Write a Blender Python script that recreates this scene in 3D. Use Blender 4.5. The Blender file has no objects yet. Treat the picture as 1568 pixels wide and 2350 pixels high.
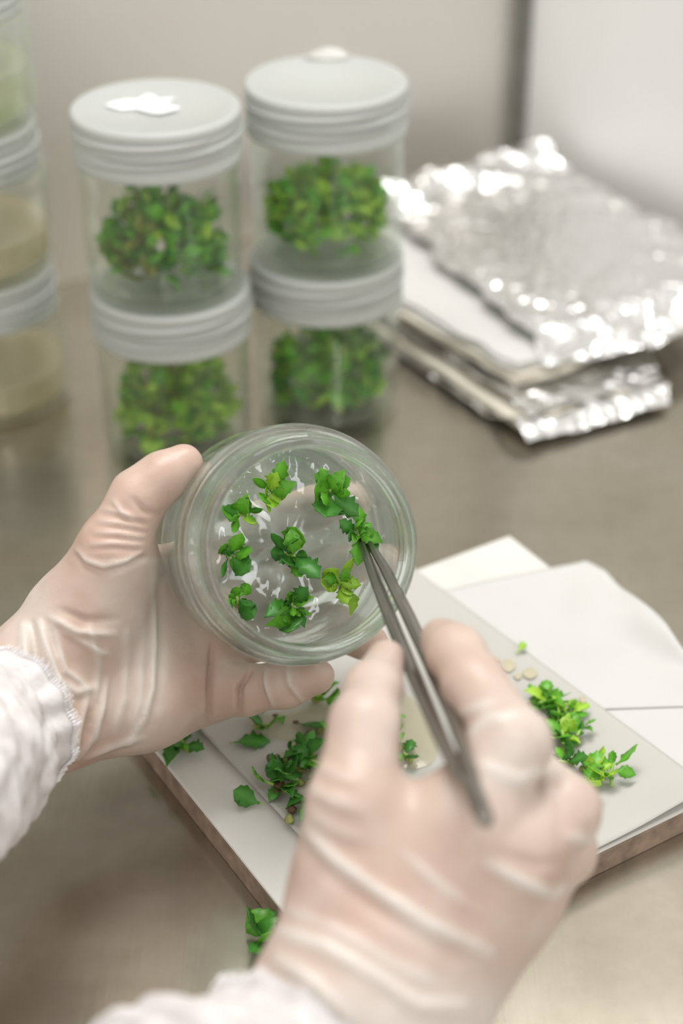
import bpy, bmesh, math, random
import numpy as np
from mathutils import Vector, Matrix, Quaternion, noise

sc = bpy.context.scene
COL = sc.collection
PI = math.pi

# ------------------------------------------------------------------ camera
F_PX, PITCH, CAM = 3800.0, math.radians(33.0), Vector((0, 0, .466))
FWD = Vector((0, math.cos(PITCH), -math.sin(PITCH)))
UP = Vector((0, math.sin(PITCH), math.cos(PITCH)))
RIGHT = Vector((1, 0, 0))
cd = bpy.data.cameras.new('camera')
cam = bpy.data.objects.new('camera', cd)
COL.objects.link(cam)
cam.location = CAM
cam.rotation_euler = (PI / 2 - PITCH, 0, 0)
cd.sensor_fit = 'VERTICAL'
cd.sensor_height = 36.0
cd.lens = F_PX / 2350 * 36.0
cd.clip_start = .01
cd.dof.use_dof = True
cd.dof.focus_distance = .632
cd.dof.aperture_fstop = 4.6
sc.camera = cam
sc.cycles.max_bounces = 16
sc.cycles.diffuse_bounces = 3
sc.cycles.glossy_bounces = 5
sc.cycles.transmission_bounces = 16
sc.cycles.transparent_max_bounces = 24

# ------------------------------------------------------------------ light
w = bpy.data.worlds.new('world')
sc.world = w
w.use_nodes = True
w.node_tree.nodes['Background'].inputs[0].default_value = (1, .965, .92, 1)
w.node_tree.nodes['Background'].inputs[1].default_value = .86


# the bench's own lamp: a wide tube tray under the hood, along the back wall
HOOD = math.radians(32)
ld = bpy.data.lights.new('hood_lamp', 'AREA')
ld.shape = 'RECTANGLE'
ld.size, ld.size_y, ld.energy, ld.color = .90, .34, 11.5, (1, .985, .96)
lo_ = bpy.data.objects.new('hood_lamp', ld)
COL.objects.link(lo_)
lo_.location = (.07, .86, 1.16)
lo_.rotation_euler = (0, 0, HOOD)

# unseen light added right of the camera for highlights on gel and glass
wd_ = bpy.data.lights.new('highlight_light', 'AREA')
wd_.shape = 'RECTANGLE'
wd_.size, wd_.size_y, wd_.energy, wd_.color = .16, .50, 3.4, (.95, .98, 1)
wo_ = bpy.data.objects.new('highlight_light', wd_)
COL.objects.link(wo_)
wo_.location = (.62, -1.14, 1.02)
wo_.rotation_euler = (Vector((-.05, .55, .08)) - wo_.location).to_track_quat('-Z', 'Y').to_euler()

sc.view_settings.view_transform = 'Standard'
sc.view_settings.look = 'None'
sc.view_settings.exposure = 0.25
sc.view_settings.gamma = 1.0
sc.view_settings.use_curve_mapping = False


# ------------------------------------------------------------------ helpers
def ray(px, py):
    return FWD + RIGHT * ((px - 784) / F_PX) + UP * ((1175 - py) / F_PX)


def P(px, py, d):
    return CAM + ray(px, py) * d


def T(px, py, z=0.0):
    r = ray(px, py)
    return CAM + r * ((z - CAM.z) / r.z)


def on_plane(px, py, o, n):
    r = ray(px, py)
    return CAM + r * ((o - CAM).dot(n) / r.dot(n))


def tag(o, label=None, cat=None, group=None, kind=None):
    if label: o['label'] = label
    if cat: o['category'] = cat
    if group: o['group'] = group
    if kind: o['kind'] = kind
    return o


def empty(name, mat=None):
    o = bpy.data.objects.new(name, None)
    o.empty_display_size = .01
    COL.objects.link(o)
    if mat is not None: o.matrix_world = mat
    return o


def link(name, me, parent=None, mat=None):
    o = bpy.data.objects.new(name, me)
    COL.objects.link(o)
    if parent is not None: o.parent = parent
    if mat is not None: o.matrix_local = mat
    return o


def mesh(name, v, f, m, smooth=True):
    me = bpy.data.meshes.new(name)
    me.from_pydata([tuple(p) for p in v], [], f)
    me.materials.append(m)
    if smooth:
        me.polygons.foreach_set('use_smooth', [True] * len(me.polygons))
    me.update()
    return me


def fix_normals(me):
    bm = bmesh.new()
    bm.from_mesh(me)
    bmesh.ops.recalc_face_normals(bm, faces=bm.faces)
    bm.to_mesh(me)
    bm.free()
    return me


def frame_z(o, z, x=None):
    z = Vector(z).normalized()
    x = Vector(x) if x is not None else Vector((1, 0, 0))
    y = z.cross(x).normalized()
    x = y.cross(z).normalized()
    m = Matrix((x, y, z)).transposed().to_4x4()
    m.translation = o
    return m


def lathe(name, prof, m, seg=96, closed=False):
    v, f = [], []
    n = len(prof)
    rows = []
    for r, z in prof:
        if r < 1e-6:
            rows.append([len(v)])
            v.append((0, 0, z))
        else:
            rows.append(list(range(len(v), len(v) + seg)))
            v += [(r * math.cos(2 * PI * k / seg), r * math.sin(2 * PI * k / seg), z) for k in range(seg)]
    pairs = list(zip(rows, rows[1:]))
    if closed: pairs.append((rows[-1], rows[0]))
    for a, b in pairs:
        for k in range(seg):
            k2 = (k + 1) % seg
            if len(a) == 1 and len(b) == 1: continue
            if len(a) == 1: f.append((a[0], b[k2], b[k]))
            elif len(b) == 1: f.append((a[k], a[k2], b[0]))
            else: f.append((a[k], a[k2], b[k2], b[k]))
    return fix_normals(mesh(name, v, f, m))


def round_prof(pts, rad=.002, steps=4):
    """round the inner corners of a polyline profile"""
    out = [pts[0]]
    for i in range(1, len(pts) - 1):
        p0, p1, p2 = Vector(pts[i - 1]), Vector(pts[i]), Vector(pts[i + 1])
        d0, d1 = (p0 - p1), (p2 - p1)
        r = min(rad, d0.length * .45, d1.length * .45)
        a, b = p1 + d0.normalized() * r, p1 + d1.normalized() * r
        for k in range(steps + 1):
            t = k / steps
            q = a * (1 - t) ** 2 + p1 * 2 * t * (1 - t) + b * t * t
            out.append((q.x, q.y))
    out.append(pts[-1])
    return out


def tube(name, pts, radii, m, seg=8, flat=1.0):
    """tube along points, capped"""
    v, f = [], []
    pts = [Vector(p) for p in pts]
    n = len(pts)
    prev = None
    for i, p in enumerate(pts):
        d = (pts[min(i + 1, n - 1)] - pts[max(i - 1, 0)]).normalized()
        if prev is None:
            u = d.orthogonal().normalized()
        else:
            u = (prev - d * prev.dot(d)).normalized()
        prev = u
        s = d.cross(u)
        r = radii[i] if hasattr(radii, '__len__') else radii
        for k in range(seg):
            a = 2 * PI * k / seg
            v.append(p + (u * math.cos(a) + s * math.sin(a) * flat) * r)
    for i in range(n - 1):
        for k in range(seg):
            k2 = (k + 1) % seg
            f.append((i * seg + k, i * seg + k2, (i + 1) * seg + k2, (i + 1) * seg + k))
    f.append(tuple(reversed(range(seg))))
    f.append(tuple(range((n - 1) * seg, n * seg)))
    return mesh(name, v, f, m)


def grid_slab(name, fn, nu, nv, th, m, smooth=True):
    """closed sheet: fn(u,v) -> top point; th = thickness downward"""
    top, bot, f = [], [], []
    for j in range(nv + 1):
        for i in range(nu + 1):
            p = Vector(fn(i / nu, j / nv))
            top.append(p)
            bot.append(p - Vector((0, 0, th)))
    N = len(top)
    W = nu + 1
    for j in range(nv):
        for i in range(nu):
            a, b, c, d = j * W + i, j * W + i + 1, (j + 1) * W + i + 1, (j + 1) * W + i
            f.append((a, b, c, d))
            f.append((N + d, N + c, N + b, N + a))
    rim = [i for i in range(W)] + [j * W + nu for j in range(1, nv + 1)] + \
          [nv * W + i for i in range(nu - 1, -1, -1)] + [j * W for j in range(nv - 1, 0, -1)]
    for k in range(len(rim)):
        a, b = rim[k], rim[(k + 1) % len(rim)]
        f.append((a, N + a, N + b, b))
    return fix_normals(mesh(name, top + bot, f, m, smooth))


def crumple(seed, octaves, f0, gain=.6, lac=1.7):
    r = random.Random(seed)
    waves = []
    fr, am = f0, 1.0
    for k in range(octaves):
        for _ in range(3):
            a = r.uniform(0, 2 * PI)
            waves.append((math.cos(a) * fr, math.sin(a) * fr, r.random(), am, r.uniform(-.6, .6)))
        fr *= lac
        am *= gain

    def h(x, y):
        s = 0
        for wx, wy, ph, am, sk in waves:
            wob = noise.noise(Vector((x * f0 * .6, y * f0 * .6, ph * 9))) * .8
            t = (x * wx + y * wy + ph + wob) % 1.0
            s += am * (abs(t - .5) * 4 - 1)
        return s / 4
    return h


# ------------------------------------------------------------------ materials
def new_mat(name):
    m = bpy.data.materials.new(name)
    m.use_nodes = True
    nt = m.node_tree
    return m, nt, nt.nodes['Principled BSDF'], nt.nodes['Material Output']


def N(nt, typ, **kw):
    n = nt.nodes.new(typ)
    for k, v in kw.items():
        if k.startswith('i_'):
            key = k[2:]
            n.inputs[int(key) if key.isdigit() else key].default_value = v
        else:
            setattr(n, k, v)
    return n


def ramp(nt, fac, stops):
    r = nt.nodes.new('ShaderNodeValToRGB')
    e = r.color_ramp.elements
    while len(e) < len(stops): e.new(.5)
    for i, (p, c) in enumerate(stops):
        e[i].position = p
        e[i].color = c if len(c) == 4 else (*c, 1)
    nt.links.new(fac, r.inputs[0])
    return r.outputs[0]


def coords(nt, scale=(1, 1, 1), rot=(0, 0, 0), kind='Object'):
    t = N(nt, 'ShaderNodeTexCoord')
    mp = N(nt, 'ShaderNodeMapping')
    mp.inputs['Scale'].default_value = scale
    mp.inputs['Rotation'].default_value = rot
    nt.links.new(t.outputs[kind], mp.inputs[0])
    return mp.outputs[0]


def noise_fac(nt, co, scale, detail=3, rough=.55):
    n = N(nt, 'ShaderNodeTexNoise')
    n.inputs['Scale'].default_value = scale
    n.inputs['Detail'].default_value = detail
    n.inputs['Roughness'].default_value = rough
    nt.links.new(co, n.inputs['Vector'])
    return n.outputs['Fac']


def bump(nt, b, h, strength, dist):
    n = N(nt, 'ShaderNodeBump')
    n.inputs['Strength'].default_value = strength
    n.inputs['Distance'].default_value = dist
    nt.links.new(h, n.inputs['Height'])
    nt.links.new(n.outputs[0], b.inputs['Normal'])
    return n


def simple(name, col, rough=.5, metal=0.0, var=0.0, scale=60, bumps=None, spec=.5, stretch=(1, 1, 1)):
    m, nt, b, out = new_mat(name)
    b.inputs['Roughness'].default_value = rough
    b.inputs['Metallic'].default_value = metal
    b.inputs['Specular IOR Level'].default_value = spec
    b.inputs['Base Color'].default_value = (*col, 1)
    co = coords(nt, stretch)
    if var:
        f = noise_fac(nt, co, scale)
        lo = tuple(max(0, c * (1 - var)) for c in col)
        hi = tuple(min(1, c * (1 + var)) for c in col)
        nt.links.new(ramp(nt, f, [(.3, lo), (.7, hi)]), b.inputs['Base Color'])
    if bumps:
        bump(nt, b, noise_fac(nt, co, bumps[0], 4), bumps[1], bumps[2])
    return m


M = {}


def facing(nt, lo, hi, power):
    """Schlick-like reflectance that is the same from both sides of a thin wall"""
    lw = N(nt, 'ShaderNodeLayerWeight')
    lw.inputs['Blend'].default_value = .5
    pw = N(nt, 'ShaderNodeMath', operation='POWER')
    pw.inputs[1].default_value = power
    ma = N(nt, 'ShaderNodeMath', operation='MULTIPLY_ADD')
    ma.inputs[1].default_value = hi
    ma.inputs[2].default_value = lo
    nt.links.new(lw.outputs['Facing'], pw.inputs[0])
    nt.links.new(pw.outputs[0], ma.inputs[0])
    return ma.outputs[0]


def build_materials():
    # brushed, smudged stainless worktop
    m, nt, b, out = new_mat('worktop_steel')
    a = coords(nt, (1, 1, 1))
    st = coords(nt, (220, 9, 1), (0, 0, -.56))
    f1 = noise_fac(nt, a, 9, 4)
    f2 = noise_fac(nt, st, 1, 3)
    f3 = noise_fac(nt, a, 70, 5, .7)
    col = ramp(nt, f1, [(.3, (.38, .345, .27)), (.7, (.48, .44, .37))])
    mix = N(nt, 'ShaderNodeMixRGB', blend_type='MULTIPLY')
    mix.inputs[0].default_value = .35
    nt.links.new(col, mix.inputs[1])
    nt.links.new(ramp(nt, f3, [(.35, (.78, .76, .74)), (.6, (1, 1, 1))]), mix.inputs[2])
    nt.links.new(mix.outputs[0], b.inputs['Base Color'])
    b.inputs['Metallic'].default_value = .85
    nt.links.new(ramp(nt, f1, [(.3, (.17,) * 3), (.7, (.28,) * 3)]), b.inputs['Roughness'])
    bump(nt, b, f2, .16, .0004)
    M['worktop'] = m

    m, nt, b, out = new_mat('wall_steel')
    st = coords(nt, (1, 1, 1))
    f1 = noise_fac(nt, st, 5, 2)
    nt.links.new(ramp(nt, f1, [(.3, (.70, .67, .625)), (.7, (.77, .74, .69))]), b.inputs['Base Color'])
    b.inputs['Metallic'].default_value = .7
    b.inputs['Roughness'].default_value = .38
    M['wall'] = m

    M['panel'] = simple('white_panel', (.77, .775, .77), .35, var=.02, scale=8)
    M['screen'] = simple('reflection_darkener', (.09, .078, .065), .6, var=.1, scale=200)  # for the unseen dark surface that dims the worktop's reflections
    M['seal'] = simple('dark_seal', (.16, .16, .14), .6, var=.15)

    # jar glass (thin wall)
    def thin_glass(name, tint, rough=.02):
        m, nt, b, out = new_mat(name)
        nt.nodes.remove(b)
        tr = N(nt, 'ShaderNodeBsdfTransparent')
        tr.inputs[0].default_value = (*tint, 1)
        gl = N(nt, 'ShaderNodeBsdfGlossy')
        gl.inputs['Roughness'].default_value = rough
        gl.inputs['Color'].default_value = (.95, 1, .97, 1)
        lw = facing(nt, .035, .75, 4.0)
        df = N(nt, 'ShaderNodeBsdfDiffuse')
        df.inputs['Color'].default_value = (.80, .86, .80, 1)
        m1 = N(nt, 'ShaderNodeMixShader')
        m1.inputs[0].default_value = .012
        nt.links.new(tr.outputs[0], m1.inputs[1])
        nt.links.new(df.outputs[0], m1.inputs[2])
        mx = N(nt, 'ShaderNodeMixShader')
        nt.links.new(lw, mx.inputs[0])
        nt.links.new(m1.outputs[0], mx.inputs[1])
        nt.links.new(gl.outputs[0], mx.inputs[2])
        nt.links.new(mx.outputs[0], out.inputs[0])
        return m
    M['thin_glass'] = thin_glass('jar_glass', (.98, .99, .98))

    m, nt, b, out = new_mat('clear_glass')
    b.inputs['Base Color'].default_value = (.93, .985, .95, 1)
    b.inputs['Transmission Weight'].default_value = 1
    b.inputs['Roughness'].default_value = .0
    b.inputs['IOR'].default_value = 1.5
    tr = N(nt, 'ShaderNodeBsdfTransparent')
    tr.inputs[0].default_value = (.95, .985, .96, 1)
    mx = N(nt, 'ShaderNodeMixShader')
    mx.inputs[0].default_value = .20
    nt.links.new(b.outputs[0], mx.inputs[1])
    nt.links.new(tr.outputs[0], mx.inputs[2])
    nt.links.new(mx.outputs[0], out.inputs[0])
    M['glass'] = m

    def gel(name, tint, dcol, dfac, gloss=.05, bmp=.15):
        m, nt, b, out = new_mat(name)
        nt.nodes.remove(b)
        tr = N(nt, 'ShaderNodeBsdfTransparent')
        tr.inputs[0].default_value = (*tint, 1)
        df = N(nt, 'ShaderNodeBsdfDiffuse')
        df.inputs[0].default_value = (*dcol, 1)
        tl = N(nt, 'ShaderNodeBsdfTranslucent')
        tl.inputs[0].default_value = (*dcol, 1)
        ds = N(nt, 'ShaderNodeMixShader')
        ds.inputs[0].default_value = .5
        nt.links.new(df.outputs[0], ds.inputs[1])
        nt.links.new(tl.outputs[0], ds.inputs[2])
        m1 = N(nt, 'ShaderNodeMixShader')
        m1.inputs[0].default_value = dfac
        nt.links.new(tr.outputs[0], m1.inputs[1])
        nt.links.new(ds.outputs[0], m1.inputs[2])
        gl = N(nt, 'ShaderNodeBsdfGlossy')
        gl.inputs['Roughness'].default_value = gloss
        fr = facing(nt, .025, .6, 4.0)
        if bmp:
            bn = N(nt, 'ShaderNodeBump')
            bn.inputs['Strength'].default_value = bmp
            bn.inputs['Distance'].default_value = .002
            nt.links.new(noise_fac(nt, coords(nt), 70, 2), bn.inputs['Height'])
            nt.links.new(bn.outputs[0], gl.inputs['Normal'])
        mx = N(nt, 'ShaderNodeMixShader')
        nt.links.new(fr, mx.inputs[0])
        nt.links.new(m1.outputs[0], mx.inputs[1])
        nt.links.new(gl.outputs[0], mx.inputs[2])
        nt.links.new(mx.outputs[0], out.inputs[0])
        return m
    M['gel_clear'] = gel('clear_gel', (.965, .985, .98), (.82, .90, .89), .12, .02, .25)
    M['gel_pale'] = gel('pale_gel', (.96, .975, .95), (.86, .88, .80), .07)
    M['gel_cream'] = gel('cream_gel', (.93, .90, .80), (.86, .78, .60), .45, .1, 0)
    M['gel_green'] = gel('greenish_gel', (.92, .94, .84), (.78, .80, .62), .45, .1, 0)
    M['smear'] = gel('wet_gel', (.95, .93, .84), (.86, .82, .66), .25, .06, .3)

    # frosted plastic caps
    m, nt, b, out = new_mat('frosted_plastic')
    b.inputs['Base Color'].default_value = (.63, .645, .625, 1)
    b.inputs['Roughness'].default_value = .42
    tl = N(nt, 'ShaderNodeBsdfTranslucent')
    tl.inputs[0].default_value = (.80, .82, .795, 1)
    mx = N(nt, 'ShaderNodeMixShader')
    mx.inputs[0].default_value = .42
    nt.links.new(b.outputs[0], mx.inputs[1])
    nt.links.new(tl.outputs[0], mx.inputs[2])
    nt.links.new(mx.outputs[0], out.inputs[0])
    M['cap'] = m

    # leaves
    def leaf(name, c1, c2):
        m, nt, b, out = new_mat(name)
        inf = N(nt, 'ShaderNodeObjectInfo')
        f = noise_fac(nt, coords(nt), 260, 3)
        ad = N(nt, 'ShaderNodeMath', operation='ADD')
        ml = N(nt, 'ShaderNodeMath', operation='MULTIPLY')
        ml.inputs[1].default_value = .5
        nt.links.new(inf.outputs['Random'], ml.inputs[0])
        s2 = N(nt, 'ShaderNodeMath', operation='MULTIPLY')
        s2.inputs[1].default_value = .6
        nt.links.new(f, s2.inputs[0])
        nt.links.new(ml.outputs[0], ad.inputs[0])
        nt.links.new(s2.outputs[0], ad.inputs[1])
        c = ramp(nt, ad.outputs[0], [(.2, c1), (.85, c2)])
        # paler midrib down the middle of the blade
        tc = N(nt, 'ShaderNodeTexCoord')
        sp = N(nt, 'ShaderNodeSeparateXYZ')
        nt.links.new(tc.outputs['Object'], sp.inputs[0])
        ab = N(nt, 'ShaderNodeMath', operation='ABSOLUTE')
        nt.links.new(sp.outputs['Y'], ab.inputs[0])
        rb = ramp(nt, ab.outputs[0], [(0, (1, 1, 1)), (.0005, (0, 0, 0))])
        mx0 = N(nt, 'ShaderNodeMixRGB')
        mr = N(nt, 'ShaderNodeMath', operation='MULTIPLY')
        mr.inputs[1].default_value = .45
        nt.links.new(rb, mr.inputs[0])
        nt.links.new(mr.outputs[0], mx0.inputs[0])
        nt.links.new(c, mx0.inputs[1])
        mx0.inputs[2].default_value = (*[min(1, k * 1.6 + .03) for k in c2], 1)
        nt.links.new(mx0.outputs[0], b.inputs['Base Color'])
        b.inputs['Roughness'].default_value = .34
        bump(nt, b, f, .25, .0006)
        tl = N(nt, 'ShaderNodeBsdfTranslucent')
        nt.links.new(mx0.outputs[0], tl.inputs[0])
        mx = N(nt, 'ShaderNodeMixShader')
        mx.inputs[0].default_value = .3
        nt.links.new(b.outputs[0], mx.inputs[1])
        nt.links.new(tl.outputs[0], mx.inputs[2])
        nt.links.new(mx.outputs[0], out.inputs[0])
        return m
    M['leaf_dark'] = leaf('dark_leaf', (.022, .13, .022), (.075, .30, .03))
    M['leaf_mid'] = leaf('green_leaf', (.06, .27, .018), (.17, .50, .03))
    M['leaf_lime'] = leaf('lime_leaf', (.20, .50, .02), (.42, .70, .06))
    M['leaf_olive'] = leaf('olive_leaf', (.10, .15, .02), (.28, .30, .04))
    M['stem'] = simple('green_stem', (.34, .52, .12), .4, var=.2, scale=200)
    M['brown'] = simple('brown_bud', (.10, .055, .025), .55, var=.5, scale=400, bumps=(500, .6, .001))
    M['callus'] = simple('callus', (.28, .30, .08), .4, var=.4, scale=350, bumps=(400, .6, .001))

    # thin glove over skin
    m, nt, b, out = new_mat('glove')
    at = N(nt, 'ShaderNodeAttribute', attribute_name='loose')
    co = coords(nt)
    f1 = noise_fac(nt, co, 28, 3)
    f2 = noise_fac(nt, co, 420, 4, .65)
    skin = ramp(nt, f1, [(.32, (.45, .275, .21)), (.66, (.53, .385, .31))])
    ad = N(nt, 'ShaderNodeMath', operation='ADD', use_clamp=True)
    ad.inputs[1].default_value = .12
    nt.links.new(at.outputs['Fac'], ad.inputs[0])
    mx = N(nt, 'ShaderNodeMixRGB')
    nt.links.new(ad.outputs[0], mx.inputs[0])
    nt.links.new(skin, mx.inputs[1])
    mx.inputs[2].default_value = (.63, .57, .515, 1)
    nt.links.new(mx.outputs[0], b.inputs['Base Color'])
    b.inputs['Roughness'].default_value = .40
    b.inputs['Specular IOR Level'].default_value = .4
    b.inputs['Subsurface Weight'].default_value = .0
    b.inputs['Subsurface Scale'].default_value = .004
    b.inputs['Subsurface Radius'].default_value = (1, .45, .3)
    wr = coords(nt, (1, 1, 1))
    hsum = N(nt, 'ShaderNodeMath', operation='MULTIPLY_ADD')
    hsum.inputs[1].default_value = .35
    nt.links.new(f2, hsum.inputs[0])
    nt.links.new(noise_fac(nt, wr, 150, 3), hsum.inputs[2])
    bump(nt, b, hsum.outputs[0], .38, .0008)
    M['glove'] = m

    # non-woven gown fabric
    m, nt, b, out = new_mat('gown_fabric')
    co = coords(nt)
    f1 = noise_fac(nt, co, 90, 5, .7)
    nt.links.new(ramp(nt, f1, [(.3, (.58, .535, .53)), (.6, (.73, .70, .70))]), b.inputs['Base Color'])
    b.inputs['Roughness'].default_value = .9
    b.inputs['Specular IOR Level'].default_value = .1
    f2 = noise_fac(nt, coords(nt, (300, 1200, 600)), 1, 4)
    bump(nt, b, f2, .35, .0006)
    M['gown'] = m

    M['thread'] = simple('white_thread', (.86, .84, .85), .8)
    M['board'] = simple('white_laminate', (.70, .685, .65), .38, var=.06, scale=25)
    M['board_edge'] = simple('brown_board_edge', (.27, .195, .145), .7, var=.3, scale=120, bumps=(300, .4, .001))

    # damp paper: flat print only, pale water marks
    def paper(name, c, stain=None):
        m, nt, b, out = new_mat(name)
        co = coords(nt)
        f = noise_fac(nt, co, 600, 4)
        f1 = noise_fac(nt, co, 22, 2)
        base = ramp(nt, f1, [(.3, tuple(k * .97 for k in c)), (.7, c)])
        nt.links.new(base, b.inputs['Base Color'])
        b.inputs['Roughness'].default_value = .75
        b.inputs['Specular IOR Level'].default_value = .2
        bump(nt, b, f, .12, .0003)
        tl = N(nt, 'ShaderNodeBsdfTranslucent')
        nt.links.new(base, tl.inputs[0])
        mx = N(nt, 'ShaderNodeMixShader')
        mx.inputs[0].default_value = .15
        nt.links.new(b.outputs[0], mx.inputs[1])
        nt.links.new(tl.outputs[0], mx.inputs[2])
        nt.links.new(mx.outputs[0], out.inputs[0])
        return m
    M['paper'] = paper('white_paper', (.70, .70, .68))
    M['paper_grey'] = paper('damp_filter_paper', (.60, .59, .55))
    M['paper_cream'] = paper('cream_paper', (.74, .70, .60))
    M['stain'] = simple('damp_stain', (.50, .46, .33), .85, var=.06)

    m, nt, b, out = new_mat('aluminium_foil')
    b.inputs['Base Color'].default_value = (.88, .88, .875, 1)
    b.inputs['Metallic'].default_value = 1
    b.inputs['Roughness'].default_value = .24
    co = coords(nt)
    vo = N(nt, 'ShaderNodeTexVoronoi')
    vo.inputs['Scale'].default_value = 150
    nt.links.new(co, vo.inputs['Vector'])
    bump(nt, b, vo.outputs['Distance'], .55, .0022)
    M['foil'] = m

    m, nt, b, out = new_mat('forceps_steel')
    b.inputs['Base Color'].default_value = (.30, .275, .245, 1)
    b.inputs['Metallic'].default_value = 1
    b.inputs['Roughness'].default_value = .3
    bump(nt, b, noise_fac(nt, coords(nt, (40, 900, 900)), 1, 3), .1, .0003)
    M['forceps'] = m
    M['sticker'] = simple('white_label', (.90, .91, .93), .6, var=.03)
    M['grey_label'] = simple('grey_label', (.55, .55, .52), .6, var=.05)


build_materials()

# ------------------------------------------------------------------ hood: worktop, walls
E1 = Vector((math.cos(math.radians(32)), math.sin(math.radians(32)), 0))
E2 = Vector((-E1.y, E1.x, 0))
CORNER = T(1168, 398, 0)


def box(name, o, dx, dy, z0, z1, m, bev=0.0):
    """box from corner o, edges dx, dy (vectors)"""
    o, dx, dy = Vector(o), Vector(dx), Vector(dy)
    c = [o, o + dx, o + dx + dy, o + dy]
    v = [Vector((p.x, p.y, z0)) for p in c] + [Vector((p.x, p.y, z1)) for p in c]
    f = [(0, 3, 2, 1), (4, 5, 6, 7), (0, 1, 5, 4), (1, 2, 6, 5), (2, 3, 7, 6), (3, 0, 4, 7)]
    me = mesh(name, v, f, m, False)
    if bev:
        bm = bmesh.new()
        bm.from_mesh(me)
        bmesh.ops.bevel(bm, geom=list(bm.edges), offset=bev, segments=2, affect='EDGES', profile=.5)
        bm.to_mesh(me)
        bm.free()
    return me


wt = link('worktop', box('worktop', CORNER - E1 * 1.3 - E2 * 1.25, E1 * 1.3, E2 * 1.25, -.03, 0, M['worktop']))
tag(wt, 'smudged stainless steel worktop of the clean bench', kind='structure')
wb = link('wall_back', box('wall_back', CORNER - E1 * 1.3, E1 * 1.3, E2 * .02, -.03, 1.10, M['wall']))
tag(wb, 'satin steel back wall behind the stacked jars', kind='structure')
sg = link('wall_screen', box('wall_screen', CORNER - E1 * 1.3 - E2 * .012, E1 * 1.29, E2 * .012, .40, 1.10, M['screen']))  # unseen dark surface added so the worktop reflects darker at lower left
tag(sg, 'unseen added screen high on the back wall', kind='structure')
wr = link('wall_right', box('wall_right', CORNER + E1 * .004, E1 * .02, -E2 * .75, -.03, 1.10, M['panel']))
tag(wr, 'glossy white side panel behind the foil packet', kind='structure')
tr = link('trim_1', box('trim_1', CORNER - E1 * .003 - E2 * .012, E1 * .007, E2 * .012, 0, 1.10, M['seal']))
tag(tr, 'dark vertical seal in the corner between the walls', kind='structure')


# ------------------------------------------------------------------ leaves
LEAVES = {}


def leaf_mesh(kind, L, W, curl, fold, serr, seed, m, th=.00022):
    r = random.Random(seed)
    n = 9
    top = []
    ang, x, z = 0.0, 0.0, 0.0
    pet = .16
    for i in range(n + 1):
        u = i / n
        if u < pet:
            hw = W * .07
        else:
            q = (u - pet) / (1 - pet)
            hw = W * (math.sin(PI * q ** .85) ** .8) * .5 if 0 < q < 1 else 0.0
            hw = max(hw, W * (.07 if q < .5 else .015))
            if serr and .1 < q < .95:
                hw *= 1 + serr * (1 if i % 2 else -1)
        twist = r.uniform(-.06, .06)
        lift = hw * (fold + r.uniform(-.12, .12))
        top += [Vector((x, -hw, z + lift + twist * W)), Vector((x, 0, z)), Vector((x, hw, z + lift - twist * W))]
        ang = curl * (u - .15) * 1.5
        x += math.cos(ang) * L / n
        z += math.sin(ang) * L / n
    v = top + [p - Vector((0, 0, th)) for p in top]
    K = len(top)
    f = []
    for i in range(n):
        a = i * 3
        for c in (0, 1):
            f.append((a + c, a + 3 + c, a + 4 + c, a + 1 + c))
            f.append((K + a + c + 1, K + a + 4 + c, K + a + 3 + c, K + a + c))
        f.append((a, K + a, K + a + 3, a + 3))
        f.append((a + 2, a + 5, K + a + 5, K + a + 2))
    f.append((0, 1, 2, K + 2, K + 1, K + 0))
    return fix_normals(mesh('leaf_' + kind, v, f, m))


SHAPES = {
    'flat': (1.0, .55, .25, .10, .10),
    'cup': (1.0, .70, .9, .35, .08),
    'fold': (1.0, .60, -.5, .8, .12),
    'droop': (1.0, .50, -1.1, .25, .10),
    'lance': (1.0, .30, .5, .3, .0),
    'round': (1.0, .85, .5, .2, .06),
    'curl': (1.0, .45, 2.4, .4, .05),
    'serr': (1.0, .60, -.25, .15, .22),
}
for k, (sk, (l, wd, cu, fo, se)) in enumerate(SHAPES.items()):
    for mk in ('dark', 'mid', 'lime', 'olive'):
        # unit leaf 10 mm long; objects scale it
        LEAVES[sk, mk] = leaf_mesh(sk + '_' + mk, .010, .010 * wd, cu, fo, se, k * 7 + 3, M['leaf_' + mk])


def rot_to(d, roll=0.0):
    """matrix whose x axis is d, z as near world-up of the local frame as possible"""
    d = Vector(d).normalized()
    upv = Vector((0, 0, 1))
    y = upv.cross(d)
    if y.length < 1e-3: y = Vector((0, 1, 0))
    y.normalize()
    z = d.cross(y)
    m = Matrix((d, y, z)).transposed()
    return (m @ Matrix.Rotation(roll, 3, 'X')).to_4x4()


def add_leaf(parent, pos, d, size, shape, col, roll=0.0):
    m = rot_to(d, roll)
    s = size / .010
    m = Matrix.Translation(pos) @ m @ Matrix.Diagonal((s, s, s, 1))
    return link('leaf', LEAVES[shape, col], parent, m)


def blob(name, r, m, seed, sx=1, sy=1, sz=1, amp=.3):
    bm = bmesh.new()
    bmesh.ops.create_icosphere(bm, subdivisions=2, radius=r)
    for v in bm.verts:
        k = 1 + amp * noise.noise(v.co * (1.3 / r) + Vector((seed * 3.1, 0, 0)))
        v.co = Vector((v.co.x * sx, v.co.y * sy, v.co.z * sz)) * k
    me = bpy.data.meshes.new(name)
    bm.to_mesh(me)
    bm.free()
    me.materials.append(m)
    me.polygons.foreach_set('use_smooth', [True] * len(me.polygons))
    return me


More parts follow.
